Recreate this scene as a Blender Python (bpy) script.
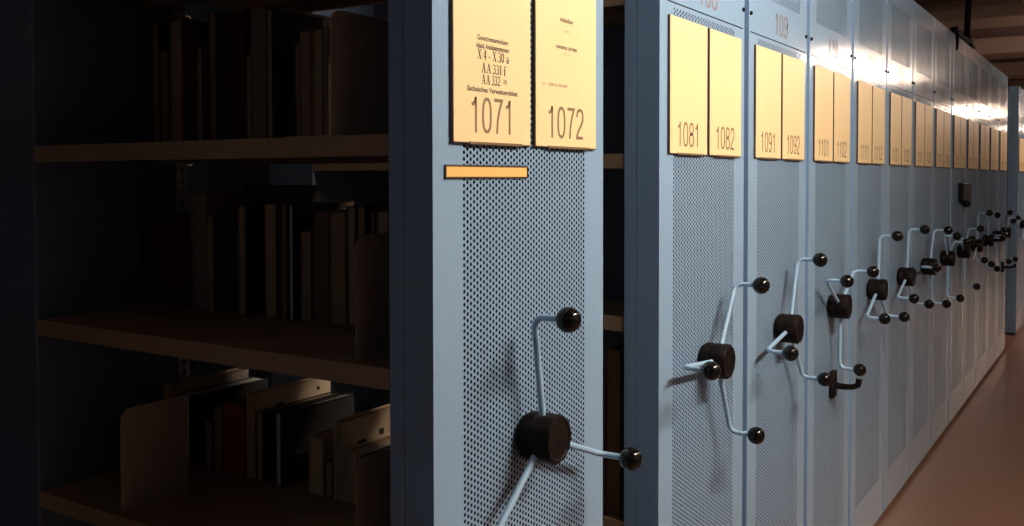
import bpy, bmesh, math, random
import numpy as np
from mathutils import Matrix, Vector

for o in list(bpy.data.objects):
    bpy.data.objects.remove(o, do_unlink=True)
scn = bpy.context.scene
C = scn.collection
rnd = random.Random(7)
rad = math.radians

# ------------------------------------------------------------------ camera
CAM_F, CAM_YAW, CAM_PITCH, CAM_ROLL, CAM_CY = 951.69, 33.047, 1.526, -0.092, 203.43
EYE = Vector((0.8411, 0.0, 1.4051))
cam = bpy.data.cameras.new('camera')
cam.sensor_width = 36.0
cam.lens = CAM_F / 1024 * 36
cam.shift_y = -(263 - CAM_CY) / 1024
cam.clip_start = 0.05
cam_ob = bpy.data.objects.new('camera', cam)
C.objects.link(cam_ob)
_y, _p, _r = rad(CAM_YAW), rad(CAM_PITCH), rad(CAM_ROLL)
_f = Vector((-math.sin(_y) * math.cos(_p), math.cos(_y) * math.cos(_p), -math.sin(_p)))
_R = Vector((math.cos(_y), math.sin(_y), 0))
_U = _R.cross(_f)
_R2 = _R * math.cos(_r) + _U * math.sin(_r)
_U2 = -_R * math.sin(_r) + _U * math.cos(_r)
cam_ob.matrix_world = Matrix((
    (_R2.x, _U2.x, -_f.x, EYE.x), (_R2.y, _U2.y, -_f.y, EYE.y),
    (_R2.z, _U2.z, -_f.z, EYE.z), (0, 0, 0, 1)))
scn.camera = cam_ob

# ------------------------------------------------------------------ world, exposure, lamp power
w = bpy.data.worlds.new('world')
scn.world = w
w.use_nodes = True
w.node_tree.nodes['Background'].inputs[0].default_value = (0.02, 0.02, 0.022, 1)
w.node_tree.nodes['Background'].inputs[1].default_value = 0.3
scn.view_settings.view_transform = 'Standard'
scn.view_settings.look = 'None'
scn.view_settings.gamma = 1.0
scn.view_settings.exposure = 0.0
scn.view_settings.use_curve_mapping = False

LAMP_X, LAMP_Z = 1.51, 2.53
FILL_COOL, NEUTRAL, WARM = (0.72, 0.86, 1.0), (1.0, 0.87, 0.70), (1.0, 0.75, 0.57)
# (start y, length, emission strength, colour) of each aisle tube, inferred ceiling lamps after an added fill
LAMPS = [(-4.6, 1.5, 30.0, FILL_COOL), (1.35, 1.5, 360.0, NEUTRAL), (3.4, 1.5, 20.0, NEUTRAL),  # first tube: unseen cool fill added behind the camera for the near-facing sides
         (8.7, 1.5, 92.0, WARM), (10.3, 1.5, 92.0, WARM), (16.6, 1.5, 130.0, WARM), (18.2, 1.5, 130.0, WARM), (24.0, 1.5, 130.0, WARM)]

# ------------------------------------------------------------------ materials
def new_mat(name):
    m = bpy.data.materials.new(name)
    m.use_nodes = True
    return m, m.node_tree, m.node_tree.nodes['Principled BSDF']

def paint(name, col, rough=0.5, var=0.08, scale=30.0, metallic=0.0, spec=0.5, coat=0.0, bump=0.0, stretch=(1, 1, 1), coat_rough=0.1):
    m, t, b = new_mat(name)
    tc = t.nodes.new('ShaderNodeTexCoord')
    mp = t.nodes.new('ShaderNodeMapping')
    mp.inputs['Scale'].default_value = stretch
    nz = t.nodes.new('ShaderNodeTexNoise')
    nz.inputs['Scale'].default_value = scale
    nz.inputs['Detail'].default_value = 4
    mx = t.nodes.new('ShaderNodeMix')
    mx.data_type = 'RGBA'
    t.links.new(tc.outputs['Object'], mp.inputs['Vector'])
    t.links.new(mp.outputs['Vector'], nz.inputs['Vector'])
    t.links.new(nz.outputs['Fac'], mx.inputs[0])
    mx.inputs[6].default_value = (*[c * (1 - var) for c in col], 1)
    mx.inputs[7].default_value = (*[min(1, c * (1 + var)) for c in col], 1)
    t.links.new(mx.outputs[2], b.inputs['Base Color'])
    b.inputs['Roughness'].default_value = rough
    b.inputs['Metallic'].default_value = metallic
    b.inputs['Specular IOR Level'].default_value = spec
    b.inputs['Coat Weight'].default_value = coat
    b.inputs['Coat Roughness'].default_value = coat_rough
    if bump:
        bp = t.nodes.new('ShaderNodeBump')
        bp.inputs['Strength'].default_value = bump
        bp.inputs['Distance'].default_value = 0.002
        t.links.new(nz.outputs['Fac'], bp.inputs['Height'])
        t.links.new(bp.outputs['Normal'], b.inputs['Normal'])
    return m

def emit(name, col, strength):
    m, t, b = new_mat(name)
    b.inputs['Base Color'].default_value = (0.8, 0.8, 0.8, 1)
    b.inputs['Emission Color'].default_value = (*col, 1)
    b.inputs['Emission Strength'].default_value = strength
    return m

M = {}
M['blue'] = paint('blue_powder_coat', (0.27, 0.41, 0.60), 0.145, 0.03, 60, spec=0.6)
M['blue_side'] = paint('blue_casing_paint', (0.25, 0.42, 0.68), 0.45, 0.05, 60)
M['navy'] = paint('dark_blue_steel', (0.10, 0.14, 0.23), 0.5, 0.1, 40)
M['hole_shade'] = paint('hole_shade_black', (0.008, 0.010, 0.014), 0.9, 0.1, 20, spec=0.1)  # near-black colour stands in for the shade inside the panel
M['shelf'] = paint('beige_shelf_enamel', (0.34, 0.25, 0.17), 0.5, 0.08, 25)
M['galv'] = paint('pale_slotted_steel', (0.55, 0.56, 0.55), 0.45, 0.08, 30, metallic=0.2)
M['dark'] = paint('dark_rail_steel', (0.03, 0.03, 0.032), 0.6, 0.1, 30)
M['paper'] = paint('golden_sign_paper', (0.95, 0.71, 0.40), 0.42, 0.04, 5, spec=0.5, coat=0.35, stretch=(1, 6, 0.7), coat_rough=0.28)
M['orange'] = paint('orange_strip_paper', (0.95, 0.55, 0.18), 0.5, 0.03, 20)
M['holder'] = paint('dark_brown_sign_holder', (0.055, 0.032, 0.022), 0.4, 0.15, 40)
M['lip'] = paint('brown_holder_lip', (0.20, 0.13, 0.07), 0.4, 0.15, 60)
M['digit'] = paint('grey_brown_digits', (0.24, 0.155, 0.08), 0.6, 0.1, 60)
M['ink'] = paint('dark_print', (0.035, 0.022, 0.015), 0.6, 0.1, 60)
M['faint'] = paint('faint_print', (0.35, 0.26, 0.15), 0.6, 0.1, 60)
M['header_digit'] = paint('faded_header_digits', (0.22, 0.21, 0.24), 0.85, 0.08, 60, spec=0.05)
M['rod'] = paint('light_blue_rod_paint', (0.32, 0.50, 0.72), 0.32, 0.03, 60, spec=0.6)
M['ball'] = paint('glossy_black_plastic', (0.003, 0.003, 0.003), 0.10, 0.1, 30, spec=0.4)
M['hub'] = paint('matt_black_hub_plastic', (0.008, 0.005, 0.005), 0.5, 0.2, 80, bump=0.3, spec=0.12)
M['black'] = paint('black_plastic', (0.006, 0.005, 0.006), 0.55, 0.15, 50, spec=0.15)
M['rubber'] = paint('black_ribbed_hose', (0.006, 0.005, 0.006), 0.8, 0.15, 50, spec=0.1)
M['floor'] = paint('red_brown_linoleum', (0.23, 0.115, 0.078), 0.32, 0.10, 1.3, spec=0.4)
M['ceiling'] = paint('brown_ceiling_boards', (0.125, 0.075, 0.075), 0.8, 0.12, 3)
M['beam'] = paint('pale_concrete_beam', (0.33, 0.235, 0.205), 0.8, 0.10, 4)
M['wall'] = paint('pale_plaster', (0.16, 0.135, 0.125), 0.85, 0.05, 3)
M['lamp_body'] = paint('white_lamp_enamel', (0.75, 0.75, 0.73), 0.4, 0.03, 20)
M['bookend'] = paint('grey_brown_bookend_enamel', (0.36, 0.30, 0.26), 0.5, 0.06, 40)

# ------------------------------------------------------------------ mesh helpers
def link(name, data, parent=None, loc=(0, 0, 0), rot=(0, 0, 0), scale=(1, 1, 1)):
    o = bpy.data.objects.new(name, data)
    C.objects.link(o)
    o.parent = parent
    o.location = loc
    o.rotation_euler = rot
    o.scale = scale
    return o

def thing(name, label, cat, loc=(0, 0, 0), rot=(0, 0, 0), group=None):
    o = link(name, None, None, loc, rot)
    o['label'] = label
    o['category'] = cat
    if group:
        o['group'] = group
    return o

def bm_mesh(bm, name, mat, smooth=False, angle=None):
    bmesh.ops.recalc_face_normals(bm, faces=bm.faces[:])
    me = bpy.data.meshes.new(name)
    bm.to_mesh(me)
    bm.free()
    me.materials.append(M[mat] if isinstance(mat, str) else mat)
    if smooth:
        for p in me.polygons:
            p.use_smooth = True
        if angle is not None:
            me.set_sharp_from_angle(angle=rad(angle))
    return me

def add_box(bm, x0, x1, y0, y1, z0, z1, bevel=0.0, seg=1):
    vs = [bm.verts.new((x, y, z)) for x in (x0, x1) for y in (y0, y1) for z in (z0, z1)]
    fs = []
    for q in ((0, 1, 3, 2), (4, 6, 7, 5), (0, 4, 5, 1), (2, 3, 7, 6), (0, 2, 6, 4), (1, 5, 7, 3)):
        fs.append(bm.faces.new([vs[i] for i in q]))
    if bevel:
        es = set()
        for f in fs:
            es.update(f.edges)
        bmesh.ops.bevel(bm, geom=list(es), offset=bevel, segments=seg, affect='EDGES', profile=0.5)

def boxes(name, mat, lst, bevel=0.0, seg=1):
    bm = bmesh.new()
    for b in lst:
        add_box(bm, *b, bevel=bevel, seg=seg)
    return bm_mesh(bm, name, mat)

def add_tube(bm, pts, r, n=10, caps=True, radii=None):
    pts = [Vector(p) for p in pts]
    rings = []
    ref = None
    for i, p in enumerate(pts):
        if i == 0:
            d = pts[1] - p
        elif i == len(pts) - 1:
            d = p - pts[i - 1]
        else:
            d = (pts[i + 1] - p).normalized() + (p - pts[i - 1]).normalized()
        d.normalize()
        if ref is None:
            ref = Vector((0, 0, 1)) if abs(d.z) < 0.9 else Vector((1, 0, 0))
        a = (ref - d * ref.dot(d)).normalized()
        ref = a
        b = d.cross(a)
        rr = radii[i] if radii else r
        rings.append([bm.verts.new(p + (a * math.cos(2 * math.pi * k / n) + b * math.sin(2 * math.pi * k / n)) * rr) for k in range(n)])
    for i in range(len(rings) - 1):
        for k in range(n):
            bm.faces.new((rings[i][k], rings[i][(k + 1) % n], rings[i + 1][(k + 1) % n], rings[i + 1][k]))
    if caps:
        bm.faces.new(rings[0][::-1])
        bm.faces.new(rings[-1])

def text_mesh(name, s, mat, h=None, wid=None, bold=0.0, shear=0.0, spacing=1.0):
    """flat print, centred on y, base line at z=0, facing +x; sized to width wid and/or cap height h"""
    cu = bpy.data.curves.new(name, 'FONT')
    cu.body = s
    cu.size = 1.0
    cu.offset = bold
    cu.shear = shear
    cu.space_character = spacing
    cu.resolution_u = 3
    ob = bpy.data.objects.new(name, cu)
    C.objects.link(ob)
    dg = bpy.context.evaluated_depsgraph_get()
    me = bpy.data.meshes.new_from_object(ob.evaluated_get(dg))
    bpy.data.objects.remove(ob, do_unlink=True)
    bpy.data.curves.remove(cu)
    n = len(me.vertices)
    co = np.empty(n * 3)
    me.vertices.foreach_get('co', co)
    co = co.reshape(-1, 3)
    x0, x1 = co[:, 0].min(), co[:, 0].max()
    sz = h / 0.73
    sx = wid / (x1 - x0) if wid else sz
    out = np.zeros_like(co)
    out[:, 1] = (co[:, 0] - (x0 + x1) / 2) * sx
    out[:, 2] = co[:, 1] * sz
    me.vertices.foreach_set('co', out.reshape(-1))
    me.update()
    me.name = name
    me.materials.clear()
    me.materials.append(M[mat])
    return me

def _arc(cx, cy, rx, ry, a0, a1, n=14, p=2.5):
    out = []
    for k in range(n + 1):
        a = rad(a0 + (a1 - a0) * k / n)
        c, q = math.cos(a), math.sin(a)
        out.append((cx + rx * math.copysign(abs(c) ** (2 / p), c), cy + ry * math.copysign(abs(q) ** (2 / p), q)))
    return out
GLYPH = {
    '0': [_arc(0.24, 0.5, 0.19, 0.46, 90, 450, 28)],
    '1': [[(0.07, 0.78), (0.17, 0.80), (0.24, 0.87), (0.27, 0.98)], [(0.27, 0.99), (0.27, 0.0)]],
    '2': [_arc(0.24, 0.72, 0.18, 0.24, 180, -20, 14) + [(0.30, 0.44), (0.14, 0.26), (0.06, 0.10), (0.05, 0.045), (0.44, 0.045)]],
    '3': [_arc(0.22, 0.74, 0.17, 0.22, 170, -90, 14), _arc(0.22, 0.28, 0.20, 0.24, 90, -170, 16)],
    '4': [[(0.35, 0.0), (0.35, 0.95), (0.04, 0.28), (0.45, 0.28)]],
    '5': [[(0.42, 0.955), (0.11, 0.955), (0.08, 0.50)] + _arc(0.23, 0.34, 0.20, 0.30, 130, -165, 16)],
    '6': [_arc(0.24, 0.30, 0.19, 0.26, 90, 450, 22), _arc(0.24, 0.52, 0.19, 0.44, 30, 180, 12) + [(0.05, 0.3)]],
    '7': [[(0.04, 0.955), (0.43, 0.955), (0.32, 0.72), (0.22, 0.40), (0.18, 0.0)]],
    '8': [_arc(0.24, 0.75, 0.165, 0.21, 90, 450, 22), _arc(0.24, 0.28, 0.19, 0.24, 90, 450, 22)],
    '9': [_arc(0.24, 0.70, 0.19, 0.26, 90, 450, 22), _arc(0.24, 0.48, 0.19, 0.44, -150, 0, 12) + [(0.43, 0.7)]],
}
_k, _n = 0.17, 0.065          # thick and thin strokes of the bold serif letters
SERIF = {
    'X': (0.74, [(_k, [(0.14, 1.0), (0.58, 0.0)]), (_n, [(0.60, 1.0), (0.12, 0.0)]), (_n, [(0.0, 0.97), (0.30, 0.97)]), (_n, [(0.46, 0.97), (0.74, 0.97)]),
                 (_n, [(0.0, 0.03), (0.27, 0.03)]), (_n, [(0.42, 0.03), (0.74, 0.03)])]),
    'A': (0.74, [(_n, [(0.12, 0.0), (0.36, 0.98)]), (_k, [(0.36, 1.0), (0.60, 0.0)]), (_n, [(0.20, 0.34), (0.50, 0.34)]), (_n, [(0.0, 0.03), (0.26, 0.03)]), (_n, [(0.44, 0.03), (0.74, 0.03)])]),
    '4': (0.50, [(_k, [(0.34, 0.0), (0.34, 1.0)]), (_n, [(0.30, 0.95), (0.02, 0.30)]), (0.10, [(0.02, 0.28), (0.50, 0.28)])]),
    '3': (0.48, [(0.10, _arc(0.20, 0.76, 0.17, 0.20, 160, -90, 12, 2)), (0.13, _arc(0.19, 0.28, 0.21, 0.25, 90, -150, 12, 2))]),
    '0': (0.50, [(_k * 0.85, _arc(0.24, 0.5, 0.18, 0.46, 90, 450, 22, 2))]),
    '1': (0.40, [(_k, [(0.20, 0.0), (0.20, 1.0)]), (_n, [(0.04, 0.84), (0.20, 0.97)]), (_n, [(0.04, 0.03), (0.36, 0.03)])]),
    '2': (0.50, [(0.12, _arc(0.23, 0.73, 0.18, 0.23, 170, -20, 12, 2) + [(0.30, 0.40), (0.06, 0.08)]), (0.13, [(0.03, 0.06), (0.46, 0.06)])]),
    'f': (0.40, [(_k, [(0.16, 0.0), (0.16, 0.72)]), (0.11, _arc(0.29, 0.80, 0.13, 0.17, 180, 30, 8, 2)), (_n, [(0.02, 0.62), (0.34, 0.62)]), (_n, [(0.03, 0.03), (0.32, 0.03)])]),
    'a': (0.46, [(_k, [(0.32, 0.06), (0.32, 0.46)]), (0.10, _arc(0.19, 0.46, 0.14, 0.18, 160, 0, 8, 2)), (0.11, _arc(0.19, 0.18, 0.13, 0.15, 60, 300, 10, 2)), (_n, [(0.32, 0.05), (0.45, 0.03)])]),
    'I': (0.40, [(_k, [(0.20, 0.0), (0.20, 1.0)]), (_n, [(0.04, 0.03), (0.36, 0.03)]), (_n, [(0.04, 0.97), (0.36, 0.97)])]),
    'V': (0.74, [(_k, [(0.14, 1.0), (0.38, 0.0)]), (_n, [(0.38, 0.02), (0.62, 1.0)]), (_n, [(0.0, 0.97), (0.30, 0.97)]), (_n, [(0.48, 0.97), (0.74, 0.97)])]),
    '\u2013': (0.46, [(0.09, [(0.02, 0.33), (0.44, 0.33)])]),
    ' ': (0.20, []),
}
def serif_mesh(name, s, mat, h, wid):
    tot = sum(SERIF[c][0] + 0.05 for c in s) - 0.05
    V, F = [], []
    x = 0.0
    for ch in s:
        adv, strokes = SERIF[ch]
        for wd, st in strokes:
            base = len(V)
            P = [Vector(p) for p in st]
            for k, p in enumerate(P):
                d = (P[min(k + 1, len(P) - 1)] - P[max(k - 1, 0)])
                if k in (0, len(P) - 1) and len(P) > 4 and (P[0] - P[-1]).length < 1e-3:
                    d = P[1] - P[-2]
                d.normalize()
                m = Vector((-d.y, d.x)) * wd / 2
                for q in (p + m, p - m):
                    V.append((0, (q.x + x - tot / 2) * wid / tot, q.y * h))
            for k in range(len(P) - 1):
                i = base + 2 * k
                F.append((i, i + 1, i + 3, i + 2))
        x += adv + 0.05
    me = bpy.data.meshes.new(name)
    me.from_pydata(V, [], F)
    me.materials.append(M[mat])
    return me

def digit_mesh(name, s, mat, h, wid, stroke=0.10):
    """condensed printed digits as flat ribbons facing +x, centred on y, base at z=0"""
    V, F = [], []
    adv = 0.56
    tot = adv * len(s) - 0.08
    for ci, ch in enumerate(s):
        for st in GLYPH[ch]:
            P = [Vector((p[0] + ci * adv, p[1])) for p in st]
            Q = [P[0]]
            for p in P[1:]:
                if (p - Q[-1]).length > 1e-4:
                    Q.append(p)
            P = Q
            closed = (P[0] - P[-1]).length < 1e-3
            base = len(V)
            for k, p in enumerate(P):
                a = P[k - 1] if k else (P[-2] if closed else None)
                b = P[k + 1] if k + 1 < len(P) else (P[1] if closed else None)
                d0 = (p - a).normalized() if a is not None else (b - p).normalized()
                d1 = (b - p).normalized() if b is not None else d0
                n0, n1 = Vector((-d0.y, d0.x)), Vector((-d1.y, d1.x))
                m = (n0 + n1)
                m = m.normalized() if m.length > 1e-3 else n0
                m *= min(1.8, 1 / max(0.35, m.dot(n0))) * stroke / 2
                for q in (p + m, p - m):
                    V.append((0, (q.x - tot / 2) * wid / tot, q.y * h))
            for k in range(len(P) - 1):
                i = base + 2 * k
                F.append((i, i + 1, i + 3, i + 2))
    me = bpy.data.meshes.new(name)
    me.from_pydata(V, [], F)
    me.materials.append(M[mat])
    bm = bmesh.new()
    bm.from_mesh(me)
    for f in bm.faces:
        f.normal_update()
        if f.normal.x < 0:
            f.normal_flip()
    bm.to_mesh(me)
    bm.free()
    return me

# ------------------------------------------------------------------ the room
def struct(name, me, parent=None, loc=(0, 0, 0)):
    o = link(name, me, parent, loc)
    if parent is None:
        o['kind'] = 'structure'
    return o

X0, X1, Y0, Y1, ZC = -4.6, 2.7, -8.0, 32.0, 2.95
struct('floor', boxes('floor', 'floor', [(X0, X1, Y0, Y1, -0.1, 0.0)]))
ceil = struct('ceiling', boxes('ceiling', 'ceiling', [(X0, X1, Y0, Y1, ZC, ZC + 0.1)]))
beam_me = boxes('ceiling_beam', 'beam', [(X0, X1, 0, 0.62, 2.77, ZC)], bevel=0.012)
for k in range(15):
    link('ceiling_beam', beam_me, ceil, (0, 9.10 + 2.62 * (k - 6), 0))
struct('wall_left', boxes('wall_left', 'wall', [(X0 - 0.1, X0, Y0, Y1, 0, ZC)]))
struct('wall_right', boxes('wall_right', 'wall', [(X1, X1 + 0.1, Y0, Y1, 0, ZC)]))
struct('wall_back', boxes('wall_back', 'wall', [(X0, X1, Y1, Y1 + 0.1, 0, ZC)]))
struct('wall_front', boxes('wall_front', 'wall', [(X0, X1, Y0 - 0.1, Y0, 0, ZC)]))

# ------------------------------------------------------------------ mobile shelving units
W = 0.526            # width of an end panel
COLS, CW, RH, HR = 44, 0.00866, 0.010, 0.0033
SEAM = 1.7875

def perforated(name, z0, z1, h0, rows):
    """sheet at x=0 with real staggered round holes, z0..z1 high, holes from h0 upwards"""
    mx = (W - COLS * CW) / 2
    V, F = [], []
    def quad(ya, yb, za, zb):
        i = len(V)
        V.extend([(0, ya, za), (0, yb, za), (0, yb, zb), (0, ya, zb)])
        F.append((i, i + 1, i + 2, i + 3))
    h1 = h0 + rows * RH
    quad(0, W, z0, h0)
    quad(0, W, h1, z1)
    quad(0, mx, h0, h1)
    quad(W - mx, W, h0, h1)
    oct_ = [(math.cos(k * math.pi / 4) * HR, math.sin(k * math.pi / 4) * HR) for k in range(8)]
    for c in range(COLS):
        ya = mx + c * CW
        yb = ya + CW
        off = 0.0
        n = rows
        if c % 2:
            quad(ya, yb, h0, h0 + RH / 2)
            quad(ya, yb, h1 - RH / 2, h1)
            off = RH / 2
            n = rows - 1
        cy = (ya + yb) / 2
        for r in range(n):
            za = h0 + off + r * RH
            zb = za + RH
            cz = (za + zb) / 2
            i = len(V)
            V.extend([(0, ya, za), (0, yb, za), (0, yb, zb), (0, ya, zb)])
            V.extend([(0, cy + a, cz + b) for a, b in oct_])
            V.extend([(-0.0005, cy + a, cz + b) for a, b in oct_])
            o = i + 4
            F.append((i + 1, i + 2, o + 1, o, o + 7))
            F.append((i + 2, i + 3, o + 3, o + 2, o + 1))
            F.append((i + 3, i, o + 5, o + 4, o + 3))
            F.append((i, i + 1, o + 7, o + 6, o + 5))
            for k in range(8):
                k2 = (k + 1) % 8
                F.append((o + k, o + k2, o + 8 + k2, o + 8 + k))
    me = bpy.data.meshes.new(name)
    me.from_pydata(V, [], F)
    me.update()
    me.materials.append(M['blue'])
    return me

ME = {}
ME['panel'] = perforated('perforated_panel', 0.022, SEAM - 0.0015, 0.179, 160)
ME['header'] = perforated('header_panel', SEAM + 0.0015, 2.21, 1.892, 24)
# shallow box behind the sheets: two casings with a shadow groove between them
t_ = 0.010
ME['casing'] = boxes('casing', 'blue_side', [
    (-0.0525, -0.0002, 0, t_, 0.022, 2.21), (-0.0525, -0.0002, W - t_, W, 0.022, 2.21),
    (-0.0525, -0.0002, t_, W - t_, 2.20, 2.2095), (-0.0525, -0.0002, t_, W - t_, 0.0225, 0.032)])
ME['rear_casing'] = boxes('rear_casing', 'blue_side', [(-0.0825, -0.0545, 0, W, 0.022, 2.21)], bevel=0.0008)
ME['shade_backing'] = boxes('shade_backing', 'hole_shade', [(-0.0545, -0.030, t_, W - t_, 0.033, 2.199), (-0.0545, -0.0525, 0.004, W - 0.004, 0.03, 2.2)])  # black sheets added so the holes and groove read as deep shade
ME['base'] = boxes('base', 'dark', [(-2.10, -0.012, 0.02, W - 0.02, 0.0, 0.0215)])
SH = [0.067, 0.418, 0.769, 1.120, 1.471, 1.822, 2.173]
XB0, XB1 = -0.0835, -1.017       # first bay
def shelf_mesh(half, xa, xb):
    ya, yb = ((0.002, 0.262) if half == 0 else (0.264, W - 0.002)) if half < 2 else (0.002, W - 0.002)
    return boxes('shelf', 'shelf', [(xa, xb, ya, yb, -0.002, 0.0),
                                    (xa, xb, ya, ya + 0.0015, -0.032, -0.002), (xa, xb, yb - 0.0015, yb, -0.032, -0.002),
                                    (xa, xb, ya + 0.0015, ya + 0.012, -0.032, -0.0305), (xa, xb, yb - 0.012, yb - 0.0015, -0.032, -0.0305)])
ME['shelf0'] = shelf_mesh(0, XB1 + 0.001, XB0 - 0.001)
ME['shelf1'] = shelf_mesh(1, XB1 + 0.001, XB0 - 0.001)
ME['shelf2'] = shelf_mesh(2, XB1 + 0.001, XB0 - 0.001)
ME['shelf_far0'] = shelf_mesh(0, -2.10, XB1 - 0.171)
ME['shelf_far1'] = shelf_mesh(1, -2.10, XB1 - 0.171)
# double upright between bays: full cheek in front, slotted post behind it
ME['upright'] = boxes('upright', 'navy', [(XB1 - 0.17, XB1, 0.002, 0.25, 0.022, 2.2)], bevel=0.003)
ME['rear_cheek'] = boxes('rear_cheek', 'navy', [(XB1 - 0.012, XB1 - 0.008, 0.252, 0.349, 0.022, 2.2)])
def slotted():
    bm = bmesh.new()
    ya, yb = 0.350, 0.378
    sl = [(0.022 + 0.02 + k * 0.025) for k in range(86)]
    x = XB1 - 0.004
    add_box(bm, x - 0.002, x, ya, ya + 0.008, 0.022, 2.2)
    add_box(bm, x - 0.002, x, yb - 0.008, yb, 0.022, 2.2)
    z = 0.022
    for s in sl:
        add_box(bm, x - 0.002, x, ya + 0.008, yb - 0.008, z, s)
        z = s + 0.012
    add_box(bm, x - 0.002, x, ya + 0.008, yb - 0.008, z, 2.2)
    add_box(bm, x - 0.03, x - 0.002, ya, ya + 0.002, 0.022, 2.2)
    add_box(bm, x - 0.03, x - 0.002, yb - 0.002, yb, 0.022, 2.2)
    add_box(bm, x - 0.030, x - 0.028, ya + 0.002, yb - 0.002, 0.022, 2.2)
    return bm_mesh(bm, 'slotted_post', 'galv')
ME['post'] = slotted()
ME['back_panel'] = boxes('back_panel', 'navy', [(-2.10, XB0 - 0.001, 0.2625, 0.2635, 0.022, 2.172)])
ME['back_panel_low'] = boxes('back_panel', 'navy', [(-2.10, XB1 - 0.172, 0.2625, 0.2635, 0.022, 2.172)])
ME['side_cheek'] = boxes('side_cheek', 'navy', [(XB0 + 0.0002, XB0 + 0.0008, 0.004, W - 0.004, 0.03, 2.2)])

def screw_mesh():
    bm = bmesh.new()
    add_tube(bm, [(0, 0, 0), (0.004, 0, 0), (0.006, 0, 0)], 0.005, 10, radii=[0.0055, 0.0055, 0.003])
    return bm_mesh(bm, 'screw', 'black')
ME['screw'] = screw_mesh()

HUB_Y, HUB_Z, ARM_R, ARM_X, BALL_X = 0.25, 0.978, 0.206, 0.036, 0.100
def hub_mesh():
    bm = bmesh.new()
    n = 40
    prof = [(0.0, 0.026), (0.006, 0.026), (0.006, 0.0385), (0.010, 0.0405), (0.024, 0.0405), (0.025, 0.0398), (0.027, 0.0398), (0.028, 0.0405),
            (0.062, 0.0405), (0.066, 0.038), (0.066, 0.033), (0.0645, 0.031), (0.0645, 0.008), (0.0655, 0.007)]
    rings = []
    for x, r in prof:
        ring = []
        for k in range(n):
            rr = r - (0.0012 if (k // 2) % 2 and r > 0.037 else 0)
            ring.append(bm.verts.new((x, math.cos(2 * math.pi * k / n) * rr, math.sin(2 * math.pi * k / n) * rr)))
        rings.append(ring)
    for i in range(len(rings) - 1):
        for k in range(n):
            bm.faces.new((rings[i][k], rings[i][(k + 1) % n], rings[i + 1][(k + 1) % n], rings[i + 1][k]))
    bm.faces.new(rings[0][::-1])
    bm.faces.new(rings[-1])
    return bm_mesh(bm, 'hub', 'hub', True, 35)
ME['hub'] = hub_mesh()
def arm_mesh():
    # radial along +z, bent outward to +x
    bm = bmesh.new()
    br = 0.020
    pts = [(ARM_X, 0, 0.034), (ARM_X, 0, 0.12), (ARM_X, 0, ARM_R - br)]
    for k in range(1, 7):
        a = k / 6 * math.pi / 2
        pts.append((ARM_X + br - br * math.cos(a), 0, ARM_R - br + br * math.sin(a)))
    pts.append((BALL_X - 0.014, 0, ARM_R))
    add_tube(bm, pts, 0.0056, 12)
    return bm_mesh(bm, 'arm', 'rod', True, 40)
ME['arm'] = arm_mesh()
def ball_mesh():
    bm = bmesh.new()
    bmesh.ops.create_uvsphere(bm, u_segments=24, v_segments=14, radius=0.0208)
    return bm_mesh(bm, 'knob', 'ball', True)
ME['ball'] = ball_mesh()

UNITS = [  # y of near edge, width, handle phase, header number, label
    (1.084, W, 99, '107', 'nearest light blue shelving unit, end panel carrying signs 1071 and 1072, books on its shelves'),
    (1.867, W, 55, '108', 'blue mobile shelving unit with signs 1081 and 1082, beyond the narrow dark gap'),
    (2.427, W, 69, '109', 'blue mobile shelving unit under signs 1091 and 1092, header number 109'),
    (2.987, W, 30, '110', 'blue mobile shelving unit numbered 110, black lever bracket below its three-armed handle'),
    (3.547, 0.538, 84, '111', 'blue mobile shelving unit numbered 111, next beyond the one with the black lever'),
    (4.105, 0.536, 80, '112', 'mobile shelving unit numbered 112, second beyond the one with the black lever'),
    (4.655, 0.536, 56, '113', 'mobile shelving unit second before the long black vertical seam'),
    (5.210, 0.538, 22, '114', 'mobile shelving unit just before the long black vertical seam'),
    (5.790, 0.541, 37, '115', 'mobile shelving unit just beyond the black seam, small black lock box on its panel'),
    (6.345, 0.541, 82, '116', 'second mobile shelving unit beyond the black seam'),
    (6.900, 0.541, 2, '117', 'third mobile shelving unit beyond the black seam'),
    (7.455, 0.541, 55, '118', 'fourth mobile shelving unit beyond the black seam'),
    (8.010, 0.590, 32, '119', 'fifth unit beyond the black seam, last before the dark open aisle'),
    (9.500, W, 100, '120', 'far shelving unit whose dark side faces the open aisle at the right edge'),
    (10.06, W, 75, '121', 'farthest shelving unit, cut by the right edge of the picture'),
    (-0.690, W, 40, '106', 'unseen shelving unit added across the dark aisle to shade it, outside the frame'),  # added out of view to block light and darken the near aisle
]
unit_objs = []
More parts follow.
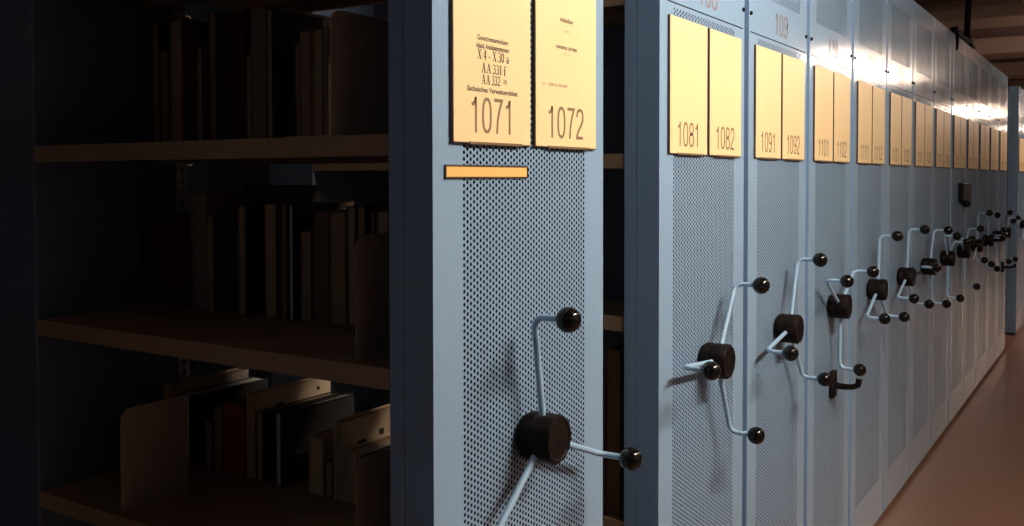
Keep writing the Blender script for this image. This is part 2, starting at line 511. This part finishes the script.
for i, (L, wd, ph, num, lab) in enumerate(UNITS):
    u = thing('mobile_shelving_unit', lab, 'shelving unit', (0, L, 0), group='blue mobile shelving units in one row')
    unit_objs.append(u)
    s = (1, wd / W, 1)
    link('perforated_panel', ME['panel'], u, scale=s)
    link('header_panel', ME['header'], u, scale=s)
    link('casing', ME['casing'], u, scale=s)
    link('rear_casing', ME['rear_casing'], u, scale=s)
    link('shade_backing', ME['shade_backing'], u, scale=s)
    link('base', ME['base'], u)
    link('side_cheek', ME['side_cheek'], u)
    hn = link('header_number', digit_mesh('header_number', num, 'header_digit', 0.062, 0.120, 0.13), u, (0.0006, wd / 2 + 0.01, 1.806))
    for yy in (0.012, wd - 0.012):
        link('screw', ME['screw'], u, (0, yy, 1.836))
    link('hub', ME['hub'], u, (0, HUB_Y, HUB_Z))
    for k in range(3):
        a = rad(ph + 120 * k)
        arm = link('arm', ME['arm'], u, (0, HUB_Y, HUB_Z), (a - math.pi / 2, 0, 0))
        link('knob', ME['ball'], arm, (BALL_X, 0, ARM_R))
    if i in (0, 1, 13):
        for z in (SH if i == 0 else (0.067, 0.30, 0.65, 1.101, 1.458, 1.812, 2.173)):
            link('shelf', ME['shelf0'], u, (0, 0, z))
            link('shelf', ME['shelf1'], u, (0, 0, z))
            if i == 0:
                link('shelf', ME['shelf_far0'], u, (0, 0, z))
                link('shelf', ME['shelf_far1'], u, (0, 0, z))
        link('slotted_post', ME['post'], u)
        link('rear_cheek', ME['rear_cheek'], u)
    else:
        for z in SH:
            link('shelf', ME['shelf2'], u, (0, 0, z))
    link('upright', ME['upright'], u)
    if i in (1, 13):
        link('back_panel', ME['back_panel'], u)
    elif i > 0:
        link('back_panel', ME['back_panel_low'], u, (0, 0, 0))

# black lever brackets
def lever_mesh():
    bm = bmesh.new()
    add_box(bm, 0, 0.018, -0.022, 0.022, -0.045, 0.045, 0.004)
    add_tube(bm, [(0.006, 0, -0.004), (0.04, 0.0, -0.006), (0.072, 0.0, -0.004), (0.090, 0, 0.004), (0.094, 0, 0.024)], 0.010, 10,
             radii=[0.012, 0.0105, 0.0095, 0.010, 0.011])
    return bm_mesh(bm, 'lever_bracket', 'black', True, 40)
ME['lever'] = lever_mesh()
link('lever_bracket', ME['lever'], unit_objs[3], (0, 0.270, 0.712))
link('lever_bracket', ME['lever'], unit_objs[12], (0, 0.30, 0.71))
# lock box
bm = bmesh.new()
add_box(bm, 0, 0.03, -0.16, 0.16, -0.055, 0.055, 0.006, 2)
lb = link('lock_box', bm_mesh(bm, 'lock_box', 'black'), unit_objs[8], (0, 0.40, 1.318))
bm = bmesh.new()
add_tube(bm, [(0.022, 0.02, -0.054), (0.022, 0.02, -0.075), (0.022, 0.02, -0.09)], 0.03, 12, radii=[0.022, 0.026, 0.014])
link('lock_knob', bm_mesh(bm, 'lock_knob', 'black', True, 40), lb)

# ------------------------------------------------------------------ signs
SW, SHH = 0.217, 0.300
ME['holder'] = boxes('holder', 'holder', [(0.0005, 0.0055, 0, SW, 0, SHH)], bevel=0.0008)
ME['sheet'] = boxes('paper', 'paper', [(0.0055, 0.0063, 0.0022, SW - 0.0022, 0.0022, SHH - 0.0005)])
ME['lip'] = boxes('holder_lip', 'lip', [(0.0061, 0.0085, 0.04, SW - 0.03, -0.001, 0.0035)], bevel=0.0006)
def sign(y, num, label, prints=()):
    t = thing('sign', label, 'sign', (0, y, 1.457), group='golden paper signs on the end panels')
    link('holder', ME['holder'], t)
    link('paper', ME['sheet'], t)
    link('holder_lip', ME['lip'], t)
    link('number_print', digit_mesh('number_print', num, 'digit', 0.0545, 0.120 if num == '1071' else 0.128), t, (0.0065, SW / 2 - 0.005, 0.0175))
    for s, z, h, wd, mat, bold, dy in prints:
        pm = serif_mesh('print', s, mat, h, wd) if all(q in SERIF for q in s) else text_mesh('print', s, mat, h, wd, bold)
        link('print', pm, t, (0.0065, SW / 2 + dy - 0.003, z))
    return t
p1071 = [('Gesetzessammlung', 0.1590, 0.0080, 0.086, 'ink', 0.02, 0.0), ('Inland, Amtsblattnummern', 0.1470, 0.0080, 0.090, 'ink', 0.02, 0.0),
         ('X 4 \u2013 X 30', 0.1300, 0.0150, 0.073, 'ink', 0.028, -0.006), ('a', 0.1300, 0.0150, 0.0075, 'ink', 0.028, 0.041),
         ('AA 331 f', 0.1100, 0.0150, 0.068, 'ink', 0.028, 0.002), ('AA 332', 0.0925, 0.0150, 0.052, 'ink', 0.028, -0.006), ('IV', 0.0960, 0.0075, 0.011, 'ink', 0.02, 0.034),
         ('S\u00e4chsisches Verwaltungsblatt', 0.0800, 0.0080, 0.140, 'ink', 0.02, 0.0)]
p1072 = [('Aufstellung', 0.2200, 0.0080, 0.046, 'ink', 0.02, 0.0), ('nach', 0.2030, 0.0055, 0.016, 'faint', 0.0, 0.0),
         ('numerus currens', 0.1730, 0.0078, 0.072, 'ink', 0.02, 0.0), ('(n.c.)', 0.1640, 0.004, 0.016, 'faint', 0.0, 0.0),
         ('ab 1. 2000 bis 500/2009', 0.1060, 0.0055, 0.085, 'faint', 0.006, -0.040)]
for i, (L, wd, ph, num, lab) in enumerate(UNITS):
    if num == '106':
        continue
    c = L + wd / 2 + 0.001
    for k in (0, 1):
        n = num + str(k + 1)
        side = ('left', 'right')[k]
        if i == 0:
            lb_ = ('golden paper sign 1071 with several lines of bold print', 'golden paper sign 1072 with a few small lines of print')[k]
        elif i < 3:
            lb_ = ('%s golden sign of the pair on the unit past the dark gap, reading %s', '%s golden sign of the third pair from the front, reading %s')[i - 1] % (side, n)
        elif i < 6:
            lb_ = '%s pale sign of the pair %s' % (side, ('above the black lever bracket', 'next beyond the one above the black lever', 'third before the black vertical seam')[i - 3])
        elif i < 8:
            lb_ = '%s sign of the pair on the unit %s before the black seam' % (side, ('second', 'just')[i - 6])
        elif i < 13:
            lb_ = '%s sign of the %s pair beyond the black seam' % (side, ('first', 'second', 'third', 'fourth', 'fifth')[i - 8])
        else:
            lb_ = '%s sign of the %s pair beyond the dark open aisle' % (side, ('first', 'second')[i - 13])
        sign(c - SW - 0.0065 if k == 0 else c + 0.0065, n, lb_, (p1071, p1072)[k] if i == 0 else ())

t = thing('label_strip', 'narrow orange label strip in a black frame below sign 1071', 'label', (0, 1.111, 1.4045))
bm = bmesh.new()
Ls, Hs = 0.226, 0.0205
add_box(bm, 0.0004, 0.0012, 0, Ls, 0, Hs)
for q in ((0, Ls, 0, 0.0026), (0, Ls, Hs - 0.0022, Hs), (0, 0.0026, 0.0026, Hs - 0.0022), (Ls - 0.0012, Ls, 0.0026, Hs - 0.0022)):
    add_box(bm, 0.0012, 0.0028, *q)
link('frame', bm_mesh(bm, 'frame', 'holder'), t)
link('insert', boxes('insert', 'orange', [(0.0012, 0.0018, 0.0027, Ls - 0.0013, 0.0027, Hs - 0.0023)]), t)

# ------------------------------------------------------------------ hose on the panel tops
t = thing('cable_hose', 'black ribbed cable hose hanging from the ceiling onto the panel top', 'hose', (-0.03, 6.52, 2.21))
bm = bmesh.new()
pts, rr = [], []
top = ZC - 2.21 - 0.001
N = 170
for k in range(N + 1):
    f_ = k / N
    pts.append((0.0, 0.02 + 0.12 * f_ + 0.02 * math.sin(f_ * 2.5), 0.045 + (top - 0.045) * f_))
    rr.append(0.021 if k % 4 < 2 else 0.015)
add_tube(bm, pts, 0.02, 10, radii=rr)
link('ribbed_hose', bm_mesh(bm, 'ribbed_hose', 'rubber'), t)
bm = bmesh.new()
add_tube(bm, [(0.0, 0.02, 0.075), (0.0, 0.015, 0.036), (0.01, -0.06, 0.028), (0.022, -0.4, 0.020), (0.022, -0.70, 0.020), (0.046, -0.740, 0.022), (0.054, -0.745, -0.02), (0.054, -0.745, -0.10)], 0.02, 10,
         radii=[0.022, 0.030, 0.024, 0.015, 0.015, 0.013, 0.011, 0.006])
link('top_cable', bm_mesh(bm, 'top_cable', 'rubber', True, 50), t)
bm = bmesh.new()
add_box(bm, -0.04, 0.04, -0.05, 0.09, 0.001, 0.022, 0.004)
add_box(bm, -0.032, 0.032, -0.03, 0.065, 0.022, 0.05, 0.006)
link('clamp', bm_mesh(bm, 'clamp', 'rubber'), t)

# ------------------------------------------------------------------ ceiling lamps and the added fill tube
mats = {}
for (ya, ln, st, lc) in LAMPS:
    if (st, lc) not in mats:
        mats[(st, lc)] = emit('fluorescent_tube_glow', lc, st)
    t = thing('ceiling_lamp', 'long fluorescent ceiling lamp over the aisle, the one behind the camera an added fill', 'lamp', (LAMP_X, ya, LAMP_Z), group='aisle ceiling lamps')
    bm = bmesh.new()
    add_box(bm, -0.07, 0.07, 0, ln, 0.04, 0.10, 0.006)
    add_box(bm, -0.03, 0.03, 0.2, 0.26, 0.10, ZC - LAMP_Z - 0.0005)
    add_box(bm, -0.03, 0.03, ln - 0.26, ln - 0.2, 0.10, ZC - LAMP_Z - 0.0005)
    link('housing', bm_mesh(bm, 'housing', 'lamp_body'), t)
    bm = bmesh.new()
    add_tube(bm, [(0, 0.03, 0), (0, ln - 0.03, 0)], 0.019, 12)
    link('tube', bm_mesh(bm, 'tube', mats[(st, lc)], True, 40), t)
    bm = bmesh.new()
    add_box(bm, -0.015, 0.015, 0.005, 0.03, -0.022, 0.04)
    add_box(bm, -0.015, 0.015, ln - 0.03, ln - 0.005, -0.022, 0.04)
    link('socket', bm_mesh(bm, 'socket', 'lamp_body'), t)

# ------------------------------------------------------------------ books and bookends
BM = {}
def bcol(name, col, rough=0.6):
    if name not in BM:
        BM[name] = paint('book_' + name, col, rough, 0.12, 40)
    return BM[name]
COL = {'black': (0.02, 0.018, 0.018), 'brown': (0.16, 0.09, 0.06), 'tan': (0.36, 0.24, 0.14), 'red': (0.30, 0.035, 0.025), 'darkred': (0.10, 0.018, 0.018),
       'grey': (0.28, 0.235, 0.20), 'cream': (0.62, 0.49, 0.34), 'slate': (0.10, 0.11, 0.13), 'pages': (0.48, 0.34, 0.21), 'oldpages': (0.34, 0.225, 0.135), 'white': (0.62, 0.60, 0.56)}
def book(x0, x1, h, depth, y0, z, cov, pg, label, group, fore=0.003, tilt=0.0):
    t = thing('book', label, 'book', ((x0 + x1) / 2, y0, z + 0.0004), (0, tilt, 0), group)
    hw = (x1 - x0) / 2 - 0.0004
    th = min(0.0025, hw * 0.35)
    bm = bmesh.new()
    add_box(bm, -hw, -hw + th, 0, depth, 0, h, 0.0006)
    add_box(bm, hw - th, hw, 0, depth, 0, h, 0.0006)
    add_box(bm, -hw + th, hw - th, depth - 0.003, depth, 0, h)
    link('cover', bm_mesh(bm, 'cover', bcol(cov, COL[cov])), t)
    link('page_block', boxes('page_block', bcol(pg, COL[pg], 0.8), [(-hw + th + 0.0001, hw - th - 0.0001, fore, depth - 0.0031, 0.002, h - 0.003)]), t)
    return t
ZS = {1: 1.471, 2: 1.120, 3: 0.769}
YB = {1: 1.360, 2: 1.352, 3: 1.370}
BOOKS = [
    # shelf, x0, x1, height, depth, cover, pages, label
    (1, -1.012, -0.984, 0.284, 0.20, 'black', 'oldpages', 'black book at the far left end of the top row'),
    (1, -0.982, -0.953, 0.221, 0.19, 'brown', 'oldpages', 'short brown book second from left in the top row'),
    (1, -0.950, -0.904, 0.285, 0.20, 'brown', 'pages', 'tall brown book third from left in the top row'),
    (1, -0.903, -0.862, 0.274, 0.20, 'darkred', 'darkred', 'dark red-brown box book fourth from left in the top row'),
    (1, -0.860, -0.840, 0.219, 0.18, 'brown', 'pages', 'thin short brown book before the tall thin ones in the top row'),
    (1, -0.820, -0.793, 0.290, 0.21, 'black', 'oldpages', 'tall slim book left of the dark red one in the top row'),
    (1, -0.786, -0.764, 0.287, 0.21, 'darkred', 'black', 'tall blackish red slim book in the middle of the top row'),
    (1, -0.761, -0.703, 0.285, 0.21, 'darkred', 'darkred', 'wide dark red volume in the middle of the top row'),
    (1, -0.701, -0.689, 0.190, 0.17, 'grey', 'pages', 'very thin low booklet in the middle of the top row'),
    (1, -0.688, -0.642, 0.289, 0.20, 'grey', 'grey', 'tall grey-brown volume, palest of the top row'),
    (1, -0.641, -0.623, 0.279, 0.145, 'black', 'pages', 'tall book with a black cover and pale top edge in the top row'),
    (1, -0.560, -0.546, 0.202, 0.17, 'brown', 'oldpages', 'thin brown book left of the two tan ones in the top row'),
    (1, -0.546, -0.517, 0.226, 0.18, 'tan', 'tan', 'left of the two tan books beside the top bookend'),
    (1, -0.513, -0.485, 0.228, 0.18, 'tan', 'pages', 'right of the two tan books beside the top bookend'),
    (1, -0.485, -0.469, 0.229, 0.18, 'brown', 'oldpages', 'narrow dark book touching the top bookend, beside the tan ones'),
    (2, -1.013, -0.878, 0.206, 0.20, 'darkred', 'darkred', 'wide dark brown box at the left end of the middle row'),
    (2, -0.872, -0.818, 0.256, 0.20, 'grey', 'grey', 'tall grey-brown file right of the wide dark box, middle row'),
    (2, -0.816, -0.802, 0.203, 0.19, 'cream', 'pages', 'thin pale booklet in the middle row, left of the black file'),
    (2, -0.800, -0.725, 0.203, 0.20, 'black', 'black', 'wide black file in the middle row'),
    (2, -0.723, -0.700, 0.228, 0.20, 'tan', 'pages', 'tan book right of the wide black file, middle row'),
    (2, -0.699, -0.691, 0.270, 0.21, 'black', 'pages', 'tallest thin book of the middle row, with a black cover'),
    (2, -0.643, -0.608, 0.234, 0.20, 'brown', 'pages', 'brown-paged thick book left of two slim ones, middle row'),
    (2, -0.598, -0.580, 0.234, 0.20, 'brown', 'oldpages', 'first of two slim brown books in the middle row'),
    (2, -0.574, -0.560, 0.232, 0.13, 'black', 'white', 'slim book with black cover and white top edge, middle row'),
    (2, -0.541, -0.511, 0.181, 0.19, 'brown', 'oldpages', 'shortest brown book of the middle row'),
    (2, -0.505, -0.463, 0.221, 0.20, 'brown', 'brown', 'left of the two wide brown volumes, middle row'),
    (2, -0.462, -0.419, 0.221, 0.20, 'brown', 'oldpages', 'right of the two wide brown volumes, middle row'),
    (2, -0.418, -0.394, 0.232, 0.20, 'brown', 'pages', 'brown book just right of the wide volumes, middle row'),
    (2, -0.390, -0.368, 0.233, 0.20, 'black', 'oldpages', 'dark slim book above the middle bookend'),
    (2, -0.357, -0.347, 0.226, 0.20, 'darkred', 'oldpages', 'thin dark red booklet near the right end of the middle row'),
    (2, -0.343, -0.311, 0.224, 0.20, 'brown', 'pages', 'brown book at the right end of the middle row'),
    (3, -1.000, -0.962, 0.170, 0.22, 'grey', 'pages', 'low pale grey book against the post in the bottom row'),
    (3, -0.952, -0.905, 0.152, 0.23, 'black', 'white', 'black book with bluish white top edge behind the pale bookend'),
    (3, -0.858, -0.831, 0.107, 0.20, 'black', 'oldpages', 'low black book left of the red one, bottom row'),
    (3, -0.827, -0.798, 0.141, 0.20, 'brown', 'oldpages', 'brown book touching the red one, bottom row'),
    (3, -0.795, -0.728, 0.154, 0.20, 'red', 'red', 'red book in the bottom row'),
    (3, -0.722, -0.699, 0.183, 0.23, 'cream', 'pages', 'tall cream book with a dark emblem on its cover, bottom row'),
    (3, -0.695, -0.671, 0.146, 0.225, 'black', 'pages', 'black book with pale top edge beside the tall cream one'),
    (3, -0.636, -0.618, 0.152, 0.22, 'black', 'white', 'black book with grey-white top edge in mid bottom row'),
    (3, -0.541, -0.499, 0.118, 0.20, 'tan', 'pages', 'low tan book right of the black ones, bottom row'),
    (3, -0.498, -0.475, 0.074, 0.18, 'darkred', 'oldpages', 'smallest dark red booklet in the bottom row'),
    (3, -0.472, -0.444, 0.158, 0.22, 'cream', 'tan', 'cream book with a printed cover catching the light, bottom row'),
    (3, -0.440, -0.412, 0.108, 0.21, 'cream', 'pages', 'low pale book in front of the lit cream cover, bottom row'),
    (3, -0.400, -0.372, 0.100, 0.21, 'black', 'pages', 'low black book behind the lowest right bookend'),
]
U2BOOKS = [(-0.135, -0.100, 0.375, 'brown', 'brown', 'tall dark brown volume in the gap, beside the dark blue side'), (-0.172, -0.137, 0.330, 'darkred', 'brown', 'dark red-brown volume deeper in the narrow gap')]
for (x0, x1, h, cv, pg, lab) in U2BOOKS:
    book(x0, x1, h, 0.22, 1.885, 0.65, cv, pg, lab, 'volumes in the narrow gap')
GR = {1: 'books in the top row', 2: 'books in the middle row', 3: 'books in the bottom row'}
for (s, x0, x1, h, d, cv, pg, lab) in BOOKS:
    b = book(x0, x1, h, d, YB[s], ZS[s], cv, pg, lab, GR[s], fore=0.001 + 0.004 * rnd.random())
    hw = (x1 - x0) / 2
    if 'dark emblem' in lab:
        bm = bmesh.new()
        for a in range(7):
            r = 0.010
            add_box(bm, hw - 0.0006, hw + 0.0001, 0.075 + r * math.cos(a * 0.9) - 0.006, 0.075 + r * math.cos(a * 0.9) + 0.006,
                    0.135 + r * math.sin(a * 0.9) - 0.006, 0.135 + r * math.sin(a * 0.9) + 0.006)
        link('emblem', bm_mesh(bm, 'emblem', bcol('darkred', COL['darkred'])), b)
        bm = bmesh.new()
        add_tube(bm, [(hw - 0.0006, 0.190, 0.160), (hw + 0.0001, 0.190, 0.160)], 0.005, 12)
        link('dot', bm_mesh(bm, 'dot', bcol('black', COL['black'])), b)
    if 'catching the light' in lab:
        link('print', boxes('print', bcol('black', COL['black']), [(hw - 0.0006, hw + 0.0001, 0.105, 0.120, 0.110, 0.122),
            (hw - 0.0006, hw + 0.0001, 0.135, 0.185, 0.118, 0.1195), (hw - 0.0006, hw + 0.0001, 0.135, 0.185, 0.112, 0.1135),
            (hw - 0.0006, hw + 0.0001, 0.040, 0.066, 0.095, 0.112)]), b)

def bookend_mesh(h, d):
    bm = bmesh.new()
    r, n = 0.022, 6
    out = [(0, 0), (d, 0)]
    for k in range(n + 1):
        a = k / n * math.pi / 2
        out.append((d - r + r * math.cos(a), h - r + r * math.sin(a)))
    for k in range(n + 1):
        a = math.pi / 2 + k / n * math.pi / 2
        out.append((r + r * math.cos(a), h - r + r * math.sin(a)))
    A = [bm.verts.new((0, y, z)) for y, z in out]
    B = [bm.verts.new((-0.0016, y, z)) for y, z in out]
    bm.faces.new(A)
    bm.faces.new(B[::-1])
    m = len(out)
    for k in range(m):
        bm.faces.new((A[k], A[(k + 1) % m], B[(k + 1) % m], B[k]))
    return bm_mesh(bm, 'plate', 'bookend')
ME['be'] = bookend_mesh(0.197, 0.152)
ME['foot'] = boxes('foot', 'bookend', [(-0.11, -0.0016, 0.006, 0.146, 0.0002, 0.0016)])
for (x, y, s, lab) in [(-0.201, 1.088, 1, 'rounded metal bookend on the upper shelf beside the blue panel'),
                       (-0.163, 1.100, 2, 'dark rounded bookend on the middle shelf beside the blue panel'),
                       (-0.164, 1.100, 3, 'rounded bookend low in the corner beside the blue panel'),
                       (-0.760, 1.098, 3, 'pale rounded bookend standing alone at left on the bottom shelf')]:
    t = thing('bookend', lab, 'bookend', (x, y, ZS[s] + 0.0004), group='sheet metal bookends')
    link('plate', ME['be'], t)
    link('foot', ME['foot'], t)
